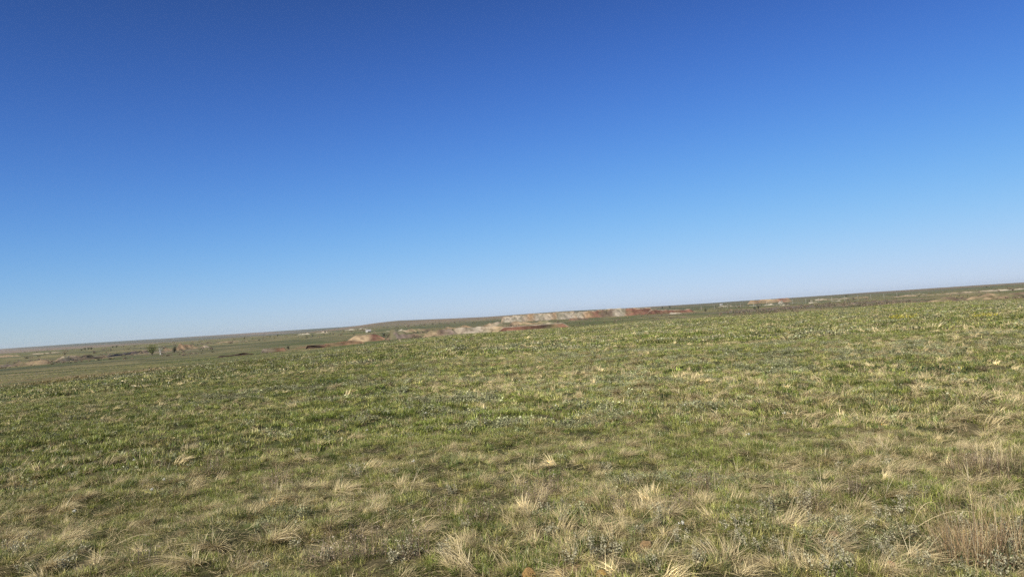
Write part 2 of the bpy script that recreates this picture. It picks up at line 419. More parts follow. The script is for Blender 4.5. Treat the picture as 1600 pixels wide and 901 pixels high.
# to the right
bank('red_mesa', 1164, 1236, 1780, 1740, px(5.0, 1750), [(0, TAN), (.3, OCH), (.5, TAN), (.6, TAN), (.75, RED), (1, TAN)], 171, 'flat topped red mesa on the skyline', run=1.0, depth=160, lump=.15, ribs=.5, ribw=14, taper=.1)
bank('sand_bank', 1402, 1500, 480, 470, px(3, 470), [(0, BRN), (.3, BRN), (.6, TAN), (.8, BRN), (1, BRN)], 173, 'broken low sandy bank behind the yellow bush', run=1.2, depth=20, lump=.8, ragged=.6)
bank('sand_bank', 1495, 1680, 468, 470, px(4.8, 470), [(0, BRN), (.12, TAN), (.3, TAN), (.5, BRN), (.62, BRN), (.75, OCH), (1, BRN)], 179, 'pinkish sandy bank below the pale road', run=1.1, depth=24, lump=.35, ragged=.35, ribw=6)
bank('road_embankment', 1380, 1720, 1120, 1080, px(1.5, 1100), [(0, TAN), (.3, TAN), (.7, CHK), (1, CHK)], 181, 'pale dirt road embankment crossing the far slope', run=3, depth=10, lump=.2, ribs=.1, ragged=.5, top=CHK)
SC = [(460, 482, 1750, 1.6, CHK), (486, 524, 1820, 1.8, PALE), (534, 574, 2050, 2.2, CHK), (592, 634, 1040, 2.4, CHK), (748, 786, 700, 2.6, CHK),
      (1118, 1142, 1500, 1.8, CHK), (1166, 1180, 1180, 1.8, CHK), (1190, 1208, 1100, 2.2, CHK), (1206, 1220, 960, 1.8, CHK), (1218, 1232, 900, 2.4, CHK),
      (1212, 1222, 1330, 3.2, CHK), (1258, 1278, 1000, 1.6, CHK), (1256, 1292, 1560, 1.8, CHK), (1270, 1330, 1500, 2.0, PALE), (1330, 1360, 1450, 1.6, TAN),
      (1404, 1450, 1380, 1.6, PALE), (1296, 1312, 1060, 1.5, CHK), (1040, 1064, 760, 1.8, CHK), (1064, 1090, 900, 1.2, TAN), (40, 96, 1500, 1.6, PALE), (-20, 30, 1350, 1.6, TAN), (210, 250, 1500, 1.2, PALE), (330, 420, 1250, 1.4, TAN)]
WHERE = ['below the far farm', 'beside the far farm', 'left of the white shed', 'right of the white shed', 'behind the ribbed bank', 'left of the mesa', 'below the mesa end', 'under the red mesa',
         'in front of the mesa', 'lowest below the mesa', 'tall one under the mesa', 'behind the utility poles', 'right of the red mesa', 'on the slope past the mesa', 'tan one past the mesa',
         'above the sandy bank', 'among the brown scrub', 'at the red end of the quarry', 'past the red end of the quarry', 'beyond the badland bank', 'far end of the badland bank', 'behind the willow', 'in the green valley']
for i, (X0, X1, r, hp, c) in enumerate(SC):
    bank('chalk_scarp', X0, X1, r, r * .98, px(hp, r), [(0, c), (.5, c), (1, tuple(.8 * v for v in c))], 200 + 7 * i, 'small pale chalk scarp ' + WHERE[i], run=2, depth=px(6, r), lump=.7, ragged=.5, taper=.25, top=c)

# ------------------------------------------------------------------ plants: blade builder
def blades(rng, n, length, rad, lean, curl, width, seg, wind=(0., 0.), windk=0., lo=.55, lean0=0., taper=.12):
    """n blades growing from a disc; each arches over by lean + curl along its length"""
    ro = rad * np.sqrt(rng.random(n)); a0 = rng.random(n) * 2 * np.pi
    px_, py_ = ro * np.cos(a0), ro * np.sin(a0)
    a = a0 + rng.normal(0, .9, n)
    hx, hy = np.cos(a) * (1 - windk) + wind[0] * windk, np.sin(a) * (1 - windk) + wind[1] * windk
    hl = np.hypot(hx, hy) + 1e-6; hx /= hl; hy /= hl
    Ln = length * (lo + (1 - lo) * rng.random(n))
    th0 = lean0 + lean * rng.random(n); cu = curl * (.3 + .7 * rng.random(n))
    rot = rng.normal(0, .7, n)
    V = np.zeros((n, seg + 1, 2, 3)); A = np.zeros((n, seg + 1, 2, 3))
    x, y, z = px_.copy(), py_.copy(), np.zeros(n)
    r1, r2 = rng.random(n), rng.random(n)
    wig = rng.normal(0, .18, (n, seg + 1))
    for j in range(seg + 1):
        t = j / seg
        wd = width * (1 - (1 - taper) * t ** 1.3) * .5
        sx, sy = -hy * np.cos(rot), hx * np.cos(rot); sz = np.sin(rot) * .6
        V[:, j, 0] = np.stack([x - sx * wd, y - sy * wd, z - sz * wd], -1)
        V[:, j, 1] = np.stack([x + sx * wd, y + sy * wd, z + sz * wd], -1)
        A[:, j, :, 0] = t; A[:, j, :, 1] = r1[:, None]; A[:, j, :, 2] = r2[:, None]
        th = th0 + cu * ((t + .5 / seg) ** 1.4) + wig[:, j] * .5
        ds = Ln / seg
        x = x + np.sin(th) * hx * ds; y = y + np.sin(th) * hy * ds; z = z + np.cos(th) * ds
    V[..., 2] = np.maximum(V[..., 2], -.005 + .012 * A[..., 2])
    ii = np.arange(n * (seg + 1) * 2).reshape(n, seg + 1, 2)
    F = np.stack([ii[:, :-1, 0], ii[:, :-1, 1], ii[:, 1:, 1], ii[:, 1:, 0]], -1).reshape(-1, 4)
    return V.reshape(-1, 3), F, A.reshape(-1, 3)
def join(parts):
    Vs, Fs, As = [], [], []; k = 0
    for V, F, A in parts: Vs.append(V); Fs.append(F + k); As.append(A); k += len(V)
    return np.concatenate(Vs), np.concatenate(Fs), np.concatenate(As)
def leaves(rng, n, h, rad, size, stems=8, updown=.3):
    """small leaves carried along upright stems"""
    sa = rng.random(stems) * 2 * np.pi; sr = rad * rng.random(stems) ** .5; sh = h * (.5 + .5 * rng.random(stems)); tl = rng.normal(0, .22, (stems, 2))
    k = rng.integers(0, stems, n); t = rng.random(n) ** .8
    c = np.stack([sr[k] * np.cos(sa[k]) + tl[k, 0] * t * sh[k] + rng.normal(0, size * .7, n), sr[k] * np.sin(sa[k]) + tl[k, 1] * t * sh[k] + rng.normal(0, size * .7, n), t * sh[k]], -1)
    d = rng.normal(0, 1, (n, 3)); d[:, 2] = np.abs(d[:, 2]) * .8 + .2; d /= np.linalg.norm(d, axis=1)[:, None]
    e = np.cross(d, rng.normal(0, 1, (n, 3))); e /= np.linalg.norm(e, axis=1)[:, None]
    s = (size * (.5 + rng.random(n)))[:, None]
    V = np.stack([c, c + d * s * .5 + e * s * .28, c + d * s, c + d * s * .5 - e * s * .28], 1).reshape(-1, 3)
    r1, r2 = rng.random(n), rng.random(n)
    A = np.repeat(np.stack([t, r1, r2], -1), 4, axis=0)
    F = np.arange(n * 4).reshape(n, 4)
    return V, F, A
def plant_mesh(name, part, mat=None):
    me = mesh_np(name, part[0], part[1], False, {'bl': part[2]})
    if mat is not None: me.materials.append(mat)
    return me
RNG = np.random.default_rng(7)
GRASS_I = plant_mat('grass_blades', instanced=True, transl=.30, var=.55, tip=.12)

# ------------------------------------------------------------------ scattered sward (uncountable)
def protos(name, parts, mat):
    c = bpy.data.collections.new(name)
    for i, p in enumerate(parts):
        c.objects.link(bpy.data.objects.new('%s_%02d' % (name, i), plant_mesh(name, p, mat)))
    return c
def scatter(name, label, x, y, z, rot, scl, tint, dry, pick, coll):
    n = len(x)
    me = bpy.data.meshes.new(name); me.vertices.add(n)
    me.vertices.foreach_set('co', np.stack([x, y, z], -1).astype(np.float32).ravel())
    def at(k, ty, v, f): me.attributes.new(k, ty, 'POINT').data.foreach_set(f, np.asarray(v, np.float32 if f != 'value' or ty == 'FLOAT' else np.int32).ravel())
    at('rot', 'FLOAT_VECTOR', rot, 'vector'); at('scl', 'FLOAT_VECTOR', scl, 'vector')
    at('tint', 'FLOAT_COLOR', np.c_[tint, np.ones(n)], 'color'); at('dry', 'FLOAT', dry, 'value')
    a = me.attributes.new('pick', 'INT', 'POINT'); a.data.foreach_set('value', np.asarray(pick, np.int32))
    o = link_mesh(name, me, None, None, kind='stuff', label=label)
    g = bpy.data.node_groups.new(name, 'GeometryNodeTree')
    g.interface.new_socket('Geometry', in_out='INPUT', socket_type='NodeSocketGeometry')
    g.interface.new_socket('Geometry', in_out='OUTPUT', socket_type='NodeSocketGeometry')
    gi, go = g.nodes.new('NodeGroupInput'), g.nodes.new('NodeGroupOutput')
    ip = g.nodes.new('GeometryNodeInstanceOnPoints'); ci = g.nodes.new('GeometryNodeCollectionInfo')
    ci.inputs['Collection'].default_value = coll; ci.inputs['Separate Children'].default_value = True; ci.inputs['Reset Children'].default_value = True
    def na(nm, ty):
        q = g.nodes.new('GeometryNodeInputNamedAttribute'); q.data_type = ty; q.inputs[0].default_value = nm
        return q.outputs[0]
    er = g.nodes.new('FunctionNodeEulerToRotation'); g.links.new(na('rot', 'FLOAT_VECTOR'), er.inputs[0])
    g.links.new(gi.outputs[0], ip.inputs['Points']); g.links.new(ci.outputs[0], ip.inputs['Instance'])
    ip.inputs['Pick Instance'].default_value = True
    g.links.new(na('pick', 'INT'), ip.inputs['Instance Index']); g.links.new(er.outputs[0], ip.inputs['Rotation'])
    g.links.new(na('scl', 'FLOAT_VECTOR'), ip.inputs['Scale']); g.links.new(ip.outputs[0], go.inputs[0])
    md = o.modifiers.new('scatter', 'NODES'); md.node_group = g
    return o
def ring(r0, r1, half, dens):
    n = int(half * (r1 * r1 - r0 * r0) * dens)
    r = np.sqrt(r0 * r0 + (r1 * r1 - r0 * r0) * RNG.random(n)); a = (RNG.random(n) * 2 - 1) * half
    return r * np.sin(a), r * np.cos(a)

WINDV = np.array((.90, -.43))
NG, NS, NA, NT = 6, 6, 4, 4          # kinds: green tuft, straw tussock, sage, brown twigs
def tussock(n, L, rad, wd, seg, sub=2):
    """a tuft of dead leaves combed over one way, in a few locks"""
    ps = []
    for k in range(sub):
        a = RNG.normal(0, .5); wv = (WINDV[0] * math.cos(a) - WINDV[1] * math.sin(a), WINDV[0] * math.sin(a) + WINDV[1] * math.cos(a))
        V, F, A = blades(RNG, n // sub, L * (.7 + .5 * RNG.random()), rad * .7, .5, .9 + .9 * RNG.random(), wd, seg, wv, .80, lo=.55, lean0=.45 + .4 * RNG.random())
        V[:, :2] += RNG.normal(0, rad * .5, 2)
        ps.append((V, F, A))
    ps.append(blades(RNG, n // 3, L * .5, rad, .7, 1.3, wd, 3))
    return join(ps)
near_parts = [blades(RNG, 44, .13, .06, .8, 1.3, .0058, 3, lo=.4) for _ in range(NG)]
near_parts += [tussock(60, .30, .06, .0052, 5, 3) for _ in range(NS)]
near_parts += [leaves(RNG, 120, .12, .06, .017, 9) for _ in range(NA)]
near_parts += [blades(RNG, 60, .19, .075, .45, .5, .0032, 3, lo=.3) for _ in range(NT)]
mid_parts = [blades(RNG, 28, .15, .10, .85, 1.3, .013, 2, lo=.4) for _ in range(NG)]
mid_parts += [tussock(36, .36, .09, .012, 4) for _ in range(NS)]
mid_parts += [leaves(RNG, 60, .14, .13, .036, 9) for _ in range(NA)]
mid_parts += [blades(RNG, 36, .20, .13, .45, .5, .009, 2, lo=.3) for _ in range(NT)]
far_parts = [blades(RNG, 22, .20, .22, .85, 1.1, .036, 2, lo=.4) for _ in range(NG)]
far_parts += [tussock(24, .42, .16, .034, 3) for _ in range(NS)]
far_parts += [leaves(RNG, 36, .20, .24, .09, 9) for _ in range(NA)]
far_parts += [blades(RNG, 24, .24, .24, .5, .6, .028, 2, lo=.3) for _ in range(NT)]
C_NEAR, C_MID, C_FAR = protos('tuft', near_parts, GRASS_I), protos('tuft_mid', mid_parts, GRASS_I), protos('tuft_far', far_parts, GRASS_I)

GREENS = np.array([(.165, .205, .042), (.240, .258, .062), (.092, .130, .028), (.340, .315, .108), (.125, .172, .052)])
SAGE, TWIG = np.array((.215, .225, .120)), np.array((.25, .185, .110))
CLUMP = gp(1516, 884)
SPX = [(827, 899, .10), (874, 900, .09), (943, 899, .10), (1012, 852, .12), (1392, 886, .07), (1302, 834, .10)]
STONES = [(*gp(a_, b_), c_) for a_, b_, c_ in SPX]
def sward(name, label, x, y, coll, smin, smax, keep=1.0):
    n = len(x); r = np.hypot(x, y); a = np.arctan2(x, y)
    X = 800 + FPX * np.tan(np.clip(a, -1.2, 1.2))
    # how dry, how silvery, how twiggy this spot is
    dryf = fbm(x / .38, y / .38, 301, 2) * .62 + fbm(x / 3.5, y / 3.5, 307, 2) * .38
    dryb = -.03 * (1 - sstep(500, 900, X)) + .12 * sstep(650, 1350, X) * (1 - sstep(12, 26, r)) + .05 * (1 - sstep(7, 11, r)) - .09 * (1 - sstep(300, 1000, X)) * sstep(8, 13, r)
    sagef = fbm(x / 1.0, y / 1.0, 311, 3) * .55 + fbm(x / 7, y / 7, 313, 2) * .45 + .05 * sstep(900, 1300, X) * (1 - sstep(5, 9, r))
    twigf = fbm(x / 1.1, y / 1.1, 317, 3) * .6 + fbm(x / 6, y / 6, 319, 2) * .4 + .05 * (1 - sstep(5.5, 8, r))
    u = RNG.random(n)
    pd = sstep(.43, .72, dryf + dryb) * (.115 + .135 * sstep(9, 20, r)) + .015
    ps = sstep(.57, .74, sagef) * .55 + .015
    pt = sstep(.62, .78, twigf) * .28 * (1 - .8 * sstep(8, 13, r)) + .012
    kind = np.where(u < pd, 1, 0)
    u2 = RNG.random(n)
    kind = np.where(u2 < ps, 2, np.where(u2 > 1 - pt, 3, kind))
    pick = np.where(kind == 0, RNG.integers(0, NG, n), np.where(kind == 1, NG + RNG.integers(0, NS, n), np.where(kind == 2, NG + NS + RNG.integers(0, NA, n), NG + NS + NA + RNG.integers(0, NT, n))))
    gsel = GREENS[np.clip((fbm(x / .8, y / .8, 323, 2) * 4.5 + fbm(x / 11, y / 11, 325, 2) * 3.5 - 1.6 + RNG.normal(0, .9, n) - .5 * sstep(45, 110, r)).astype(int), 0, 4)]
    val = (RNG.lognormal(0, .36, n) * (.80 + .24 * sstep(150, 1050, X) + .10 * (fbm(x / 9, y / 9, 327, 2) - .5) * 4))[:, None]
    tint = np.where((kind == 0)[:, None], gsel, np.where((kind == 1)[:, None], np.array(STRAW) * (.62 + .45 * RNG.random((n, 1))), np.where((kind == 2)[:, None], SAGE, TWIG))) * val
    # rusty grass along the left brow
    rust = sstep(-200, 60, X) * (1 - sstep(230, 330, X)) * sstep(58, 70, r) * (1 - sstep(90, 110, r)) * sstep(.45, .65, fbm(x / 5, y / 5, 331, 2))
    tint = tint * (1 - .6 * rust[:, None]) + np.array((.30, .185, .085)) * .6 * rust[:, None]
    dry = np.where(kind == 0, np.clip(.02 + .5 * (dryf + dryb - .36) + RNG.normal(0, .08, n), 0, .6), np.where(kind == 1, .35, .04))
    s = smin + (smax - smin) * RNG.random(n)
    s = s * (.75 + .5 * fbm(x / 1.1, y / 1.1, 337, 2))
    s = np.where(kind == 1, s * (.65 + .45 * RNG.random(n)), s) * (1 + .6 * rust)
    s = s * (1 + .9 * sstep(110, 300, r))
    rz = np.where(kind == 1, RNG.normal(0, .9, n) + (fbm(x / 2.5, y / 2.5, 341, 2) - .5) * 8.0, RNG.random(n) * 6.283)
    rot = np.stack([RNG.normal(0, .12, n), RNG.normal(0, .12, n), rz], -1)
    scl = np.stack([s, s, s * (.8 + .4 * RNG.random(n))], -1)
    # thin cover on the bare patches
    ok = RNG.random(n) < keep
    ok &= ~((fbm(x / .22, y / .22, 361, 2) < .43) & (RNG.random(n) < .88 * (1 - sstep(11, 26, r))))
    ok &= np.hypot(x - CLUMP[0], y - CLUMP[1]) > .26
    ok &= ~((r < 5.9) & (X > 700) & (RNG.random(n) < .08 + .30 * sstep(.5, .6, fbm(x / .4, y / .4, 351, 2))))
    for SX, SY, SR in STONES:
        ok &= (np.hypot(x - SX, y - SY) > SR * .55) & (np.hypot(x - SX * .975, y - SY * .975) > SR * .5)
    for (PX, r0, wd, dp, c) in PATCH[:5]:
        a0 = float(az_of(PX)); u_ = (x - r0 * math.sin(a0)) * math.cos(a0) - (y - r0 * math.cos(a0)) * math.sin(a0); v_ = (x - r0 * math.sin(a0)) * math.sin(a0) + (y - r0 * math.cos(a0)) * math.cos(a0)
        ok &= ~((np.hypot(u_ / (wd / 2), v_ / (dp / 2)) < .8) & (RNG.random(n) < .75))
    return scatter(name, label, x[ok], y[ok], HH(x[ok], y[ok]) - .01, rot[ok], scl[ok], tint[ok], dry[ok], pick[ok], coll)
def merge(*rs): return np.concatenate([q[0] for q in rs]), np.concatenate([q[1] for q in rs])
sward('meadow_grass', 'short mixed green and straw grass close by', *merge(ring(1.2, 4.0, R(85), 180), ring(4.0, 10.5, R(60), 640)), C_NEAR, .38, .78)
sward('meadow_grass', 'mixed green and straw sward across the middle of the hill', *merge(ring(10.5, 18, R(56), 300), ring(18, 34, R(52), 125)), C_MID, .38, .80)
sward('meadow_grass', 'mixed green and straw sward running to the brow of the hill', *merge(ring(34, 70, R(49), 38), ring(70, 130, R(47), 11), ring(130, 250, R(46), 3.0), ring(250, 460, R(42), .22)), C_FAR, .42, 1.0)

# dead thatch lying on the soil between the tufts
lit = protos('thatch', [blades(RNG, 60, .11, .14, .35, .25, .0040, 2, lo=.3, lean0=1.15) for _ in range(5)], GRASS_I)
lx, ly = merge(ring(1.2, 4.0, R(70), 30), ring(4.0, 10.0, R(48), 85)); ln = len(lx)
lt = np.array([(.30, .245, .135), (.20, .19, .08), (.38, .31, .19), (.14, .16, .06), (.18, .21, .06)])[RNG.integers(0, 5, ln)] * .62 * RNG.lognormal(0, .35, ln)[:, None]
ls = .7 + .6 * RNG.random(ln)
scatter('thatch', 'matted dead thatch on the soil between the tufts', lx, ly, HH(lx, ly) + .002, np.stack([lx * 0, lx * 0, RNG.random(ln) * 6.28], -1), np.stack([ls, ls, ls], -1), lt, np.full(ln, .2), RNG.integers(0, 5, ln), lit)

# ------------------------------------------------------------------ single plants one can pick out close by
M_STRAW = plant_mat('straw', tint=(.52, .43, .25), dry=.3, var=.45, tip=.2)
M_STRAWP = plant_mat('pale_straw', tint=(.56, .46, .27), dry=.3, straw=(.62, .54, .36), var=.25, tip=.3)
M_GREEN = plant_mat('green_blades', tint=(.13, .17, .03), dry=.15, var=.4)
M_DKGREEN = plant_mat('dark_green_leaves', tint=(.055, .085, .030), dry=0., var=.5, tip=.05)
M_SAGE = plant_mat('silver_leaves', tint=(.32, .30, .185), dry=.3, straw=(.40, .37, .25), var=.45, tip=.25)
M_STEM = plant_mat('brown_stems', tint=(.16, .11, .07), dry=.2, straw=(.30, .23, .15), var=.5, tip=.2)
M_RUST = plant_mat('rusty_stems', tint=(.30, .20, .105), dry=.45, straw=(.44, .34, .19), var=.45, tip=.3)
M_GREYTW = plant_mat('grey_twigs', tint=(.19, .15, .105), dry=.25, straw=(.34, .28, .20), var=.5, tip=.3)
M_PETAL = plant_mat('white_petals', tint=(.62, .60, .50), dry=0., var=.1, tip=0.)
M_YELLOW = plant_mat('yellow_blossom', tint=(.42, .37, .045), dry=.3, straw=(.30, .28, .08), var=.4, tip=.2)
M_OLIVE = plant_mat('olive_leaves', tint=(.16, .165, .05), dry=.1, straw=(.3, .27, .1), var=.5, tip=.1)
def on_ground(X, Y):
    x, y = gp(X, Y); return (x, y, float(HH(x, y)) - .008)
def part(name, p, mat, parent): return link_mesh(name, plant_mesh(name, p, mat), parent)
used = []
def far_enough(p, d):
    if any((p[0] - q[0]) ** 2 + (p[1] - q[1]) ** 2 < d * d for q in used): return False
    used.append(p); return True

# straw tussocks
TUS = []
for k in range(6):
    t = empty('straw_tussock', (0, 0, 0), 'bent over straw tussock with a few green blades, in short grass', 'grass tussock', 'straw tussocks bent over in the grass')
    part('dead_blades', tussock(150, .40, .085, .0058, 6, 4), M_STRAW, t)
    part('green_blades', blades(RNG, 30, .20, .08, .6, 1.0, .005, 3), M_GREEN, t)
    part('seed_stalks', blades(RNG, 5, .46, .05, .6, .8, .0045, 5, WINDV, .5), M_STRAWP, t)
    TUS.append(t)
spots = [(330, 856), (270, 878), (45, 836), (150, 886), (396, 806), (424, 846), (340, 806), (512, 826), (664, 822), (598, 794), (730, 770), (930, 750), (1004, 802), (1180, 750), (1384, 778), (1350, 754), (1466, 868), (1436, 726), (96, 800), (214, 800), (20, 760), (1240, 700), (1060, 690), (1300, 668), (980, 664), (840, 704), (1120, 660), (1500, 640), (1560, 690), (700, 700), (620, 716), (1020, 720), (1290, 720), (1410, 690), (1180, 620), (1560, 600)]
rs = random.Random(3)
while len(spots) < 230:
    X, Y = rs.uniform(-10, 1610), rs.uniform(0, 1) ** .8 * 260 + 638
    if rs.random() < max(float(sstep(700, 1000, X) * (1 - sstep(780, 840, Y))), float((1 - sstep(500, 800, X)) * sstep(700, 770, Y)), .15): spots.append((X, Y))
k = 0
for X, Y in spots:
    p = on_ground(X, Y)
    if not far_enough(p, .26): continue
    t = TUS[k] if k < 6 else copy_tree(TUS[k % 6])
    t.location = p; t.rotation_euler = (rs.gauss(0, .08), rs.gauss(0, .08), rs.gauss(0, 1.3)); sc_ = rs.uniform(.45, .85); t.scale = (sc_, sc_, sc_ * rs.uniform(.6, .95)); k += 1
# silvery sage
SAG = []
for k in range(5):
    t = empty('sage_plant', (0, 0, 0), 'small silvery grey sage plant with upright leafy stems', 'sage plant', 'silvery sage plants in the grass')
    rg = np.random.default_rng(500 + k)
    part('leaves', leaves(rg, 260, .16, .05, .0135, 5), M_SAGE, t)
    rg = np.random.default_rng(500 + k)
    part('stems', blades(rg, 9, .15, .05, .25, .2, .0035, 3), M_GREYTW, t)
    SAG.append(t)
k = 0
spots = [(1270, 856), (1300, 880), (1330, 846), (1350, 890), (1390, 850), (1240, 880), (1180, 860), (1160, 830), (1120, 870), (1090, 880), (1330, 808), (1000, 836), (960, 870), (1560, 790), (890, 880), (860, 840), (880, 820), (1420, 840), (1440, 890), (1390, 880), (1560, 900), (1500, 895), (20, 868), (40, 895), (110, 890), (460, 860), (620, 880), (700, 872), (640, 866), (1310, 735), (880, 790), (920, 770), (1230, 750), (1200, 800), (1290, 898), (1210, 895), (1060, 850), (1150, 890), (1370, 822), (1410, 812)]
while len(spots) < 120:
    X, Y = rs.uniform(0, 1600), rs.uniform(700, 899)
    if rs.random() < .12 + .88 * sstep(760, 1150, X) * sstep(760, 850, Y): spots.append((X, Y))
for X, Y in spots:
    p = on_ground(X, Y)
    if not far_enough(p, .12): continue
    t = SAG[k] if k < 5 else copy_tree(SAG[k % 5])
    t.location = p; t.rotation_euler = (0, 0, rs.uniform(0, 6.28)); q = rs.uniform(.6, 1.1); t.scale = (q, q, q); k += 1
# dead brown herbs
TWG = []
for k in range(4):
    t = empty('dead_herb', (0, 0, 0), 'dead grey brown twiggy herb with thin upright stems', 'dead herb', 'dead twiggy herbs in the grass')
    part('stems', blades(RNG, 46, .27, .10, .4, .35, .0034, 4, lo=.4), M_STEM, t)
    part('twigs', leaves(RNG, 240, .24, .11, .012, 22), M_GREYTW, t)
    TWG.append(t)
k = 0
spots = [(440, 762), (420, 772), (464, 770), (556, 858), (580, 872), (540, 880), (690, 806), (840, 792), (860, 772), (810, 778), (1530, 732), (1560, 742), (650, 872), (230, 884), (380, 892), (1270, 800), (750, 820), (1100, 770), (330, 740), (960, 800), (600, 846), (500, 884), (1060, 802), (1340, 780)]
for X, Y in spots:
    p = on_ground(X, Y)
    t = TWG[k] if k < 4 else copy_tree(TWG[k % 4])
    t.location = p; t.rotation_euler = (0, 0, rs.uniform(0, 6.28)); q = rs.uniform(.7, 1.15); t.scale = (q, q, q); k += 1
# the tall rusty clump
t = empty('tall_grass_clump', on_ground(1516, 884), 'tall rusty brown clump of dry grass stems over dark green leaves', 'grass clump')
part('rusty_stems', blades(RNG, 300, .50, .16, 1.0, .35, .0038, 5, lo=.4), M_RUST, t)
part('dark_stems', blades(RNG, 36, .52, .16, .9, .2, .0055, 5, lo=.6), M_STEM, t)
part('pale_stems', blades(RNG, 26, .52, .17, .35, .3, .0042, 5, lo=.6), M_STRAWP, t)
part('basal_leaves', join([leaves(RNG, 520, .13, .24, .020, 60), blades(RNG, 200, .17, .24, .9, .7, .006, 3)]), M_DKGREEN, t)
t = empty('tall_grass_clump', on_ground(1606, 872), 'loose wispy dry grass stand leaning away from the rusty clump', 'grass clump')
part('rusty_stems', blades(RNG, 170, .50, .22, .9, .5, .0034, 5, (1., .2), .35, lo=.35), M_RUST, t)
part('pale_stems', blades(RNG, 40, .52, .2, .8, .5, .0034, 5, lo=.5), M_STRAW, t)
t = empty('tall_grass_clump', on_ground(1545, 742), 'low brown twiggy grass stand behind the rusty clump', 'grass clump')
part('rusty_stems', blades(RNG, 220, .34, .34, .9, .5, .0046, 4, lo=.35), M_STEM, t)
part('pale_stems', blades(RNG, 80, .36, .34, .8, .5, .0042, 4, lo=.4), M_STRAW, t)
# long single stalks
def stalk(X, Y, L, az, lift, label, w_=.0036):
    n = 9; u = np.linspace(0, 1, n)
    x = L * u; z = lift * np.sin(np.pi * np.clip(u * .62 + .06, 0, 1)); z = z - z[0]
    c, s_ = math.cos(az), math.sin(az)
    t = empty('grass_stalk', on_ground(X, Y), label, 'grass stalk')
    def strip(L0, zz, wd):
        V = np.zeros((n, 2, 3)); V[:, :, 0] = (L0 * u)[:, None] * c; V[:, :, 1] = (L0 * u)[:, None] * s_; V[:, :, 2] = zz[:, None]
        V[:, 0, 2] -= wd * .5 * (1 - .6 * u); V[:, 1, 2] += wd * .5 * (1 - .6 * u)
        V[:, 0, 1] -= wd * .3; V[:, 1, 1] += wd * .3
        ii = np.arange(n * 2).reshape(n, 2)
        F = np.stack([ii[:-1, 0], ii[1:, 0], ii[1:, 1], ii[:-1, 1]], -1)
        A = np.stack([np.repeat(u, 2), np.full(n * 2, .5), np.full(n * 2, .6)], -1)
        return V.reshape(-1, 3), F, A
    part('stalk', strip(L, z, w_), M_STRAWP, t)
    part('dry_leaf', strip(L * .42, z * 1.25 + .06 * u, w_ * .9), M_STRAWP, t)
stalk(1420, 830, .50, .06, .15, 'long pale stalk arching into the tall rusty clump')
stalk(1000, 812, .62, -.12, .10, 'long pale stalk lying across the green grass')
stalk(480, 850, .22, 2.7, .10, 'short pale straw stalk lying among dead herbs')
stalk(1480, 873, .34, 2.75, .10, 'curved pale stalk at the foot of the tall rusty clump', .003)
stalk(170, 856, .34, .5, .09, 'bent tan stalk among straw tussocks', .003)
stalk(640, 818, .26, .12, .07, 'bleached stalk sticking out of a straw tussock', .003)
# stones
def stone(X, Y, w_, h_, label, col, seed):
    rg = np.random.default_rng(seed)
    import bmesh
    bm = bmesh.new(); bmesh.ops.create_icosphere(bm, subdivisions=3, radius=1)
    for v in bm.verts:
        d = v.co.copy()
        for q in range(5):
            nrm = Vector(rg.normal(0, 1, 3)).normalized() if False else None
        k_ = .80 + .28 * float(fbm(d.x * 1.3 + seed, d.y * 1.3 + d.z * 1.7, seed, 3)) + .16 * float(fbm(d.x * 5 + d.z * 3 + seed, d.y * 5 - d.z * 4, seed + 5, 2))
        v.co = Vector((d.x * w_ * .5 * k_, d.y * w_ * .42 * k_, d.z * h_ * k_))
    for q in range(9):                       # broken facets
        n_ = Vector(rg.normal(0, 1, 3)); n_.z = abs(n_.z) * .8; n_.normalize()
        dist = .36 * (w_ * (abs(n_.x) + abs(n_.y) * .8) + 2 * h_ * abs(n_.z)) * rg.uniform(.55, .85)
        for v in bm.verts:
            e = v.co.dot(n_) - dist
            if e > 0: v.co -= n_ * e
    me = bpy.data.meshes.new('stone'); bm.to_mesh(me); bm.free()
    m, nt, b = mat_base('stone_' + str(seed), .9)
    n1 = noise(nt, 60, 6, .75); tc = N(nt, 'ShaderNodeTexCoord'); nt.links.new(tc.outputs['Object'], n1.node.inputs['Vector'])
    c = ramp(nt, n1, [(.3, tuple(v * .55 for v in col)), (.5, col), (.72, tuple(min(.7, v * 1.35) for v in col))])
    nt.links.new(c, b.inputs['Base Color'])
    bp = N(nt, 'ShaderNodeBump'); bp.inputs['Strength'].default_value = 1.; bp.inputs['Distance'].default_value = .03
    nt.links.new(n1, bp.inputs['Height']); nt.links.new(bp.outputs[0], b.inputs['Normal'])
    x, y, z = on_ground(X, Y)
    o = link_mesh('stone', me, None, m, label=label, category='stone')
    o.location = (x, y, z + h_ * .62); o.rotation_euler = (0, 0, rg.uniform(0, 6))
OCS = (.43, .27, .105)
stone(827, 903, .115, .045, 'smooth orange ochre stone with a flat lit face, at the grass edge', OCS, 11)
stone(874, 905, .10, .042, 'yellowish ochre stone crossed by a dry stem', (.45, .33, .15), 12)
stone(943, 904, .12, .036, 'flat ochre stone half sunk in green grass', (.42, .27, .09), 13)
stone(1012, 856, .12, .04, 'brown lichen spotted stone under an arching straw tussock', (.30, .20, .10), 14)
stone(1392, 888, .06, .03, 'small pinkish orange stone among silvery sage', (.42, .24, .14), 15)
stone(1302, 836, .10, .025, 'flat pale orange stone on bare soil among sage', (.42, .29, .17), 16)
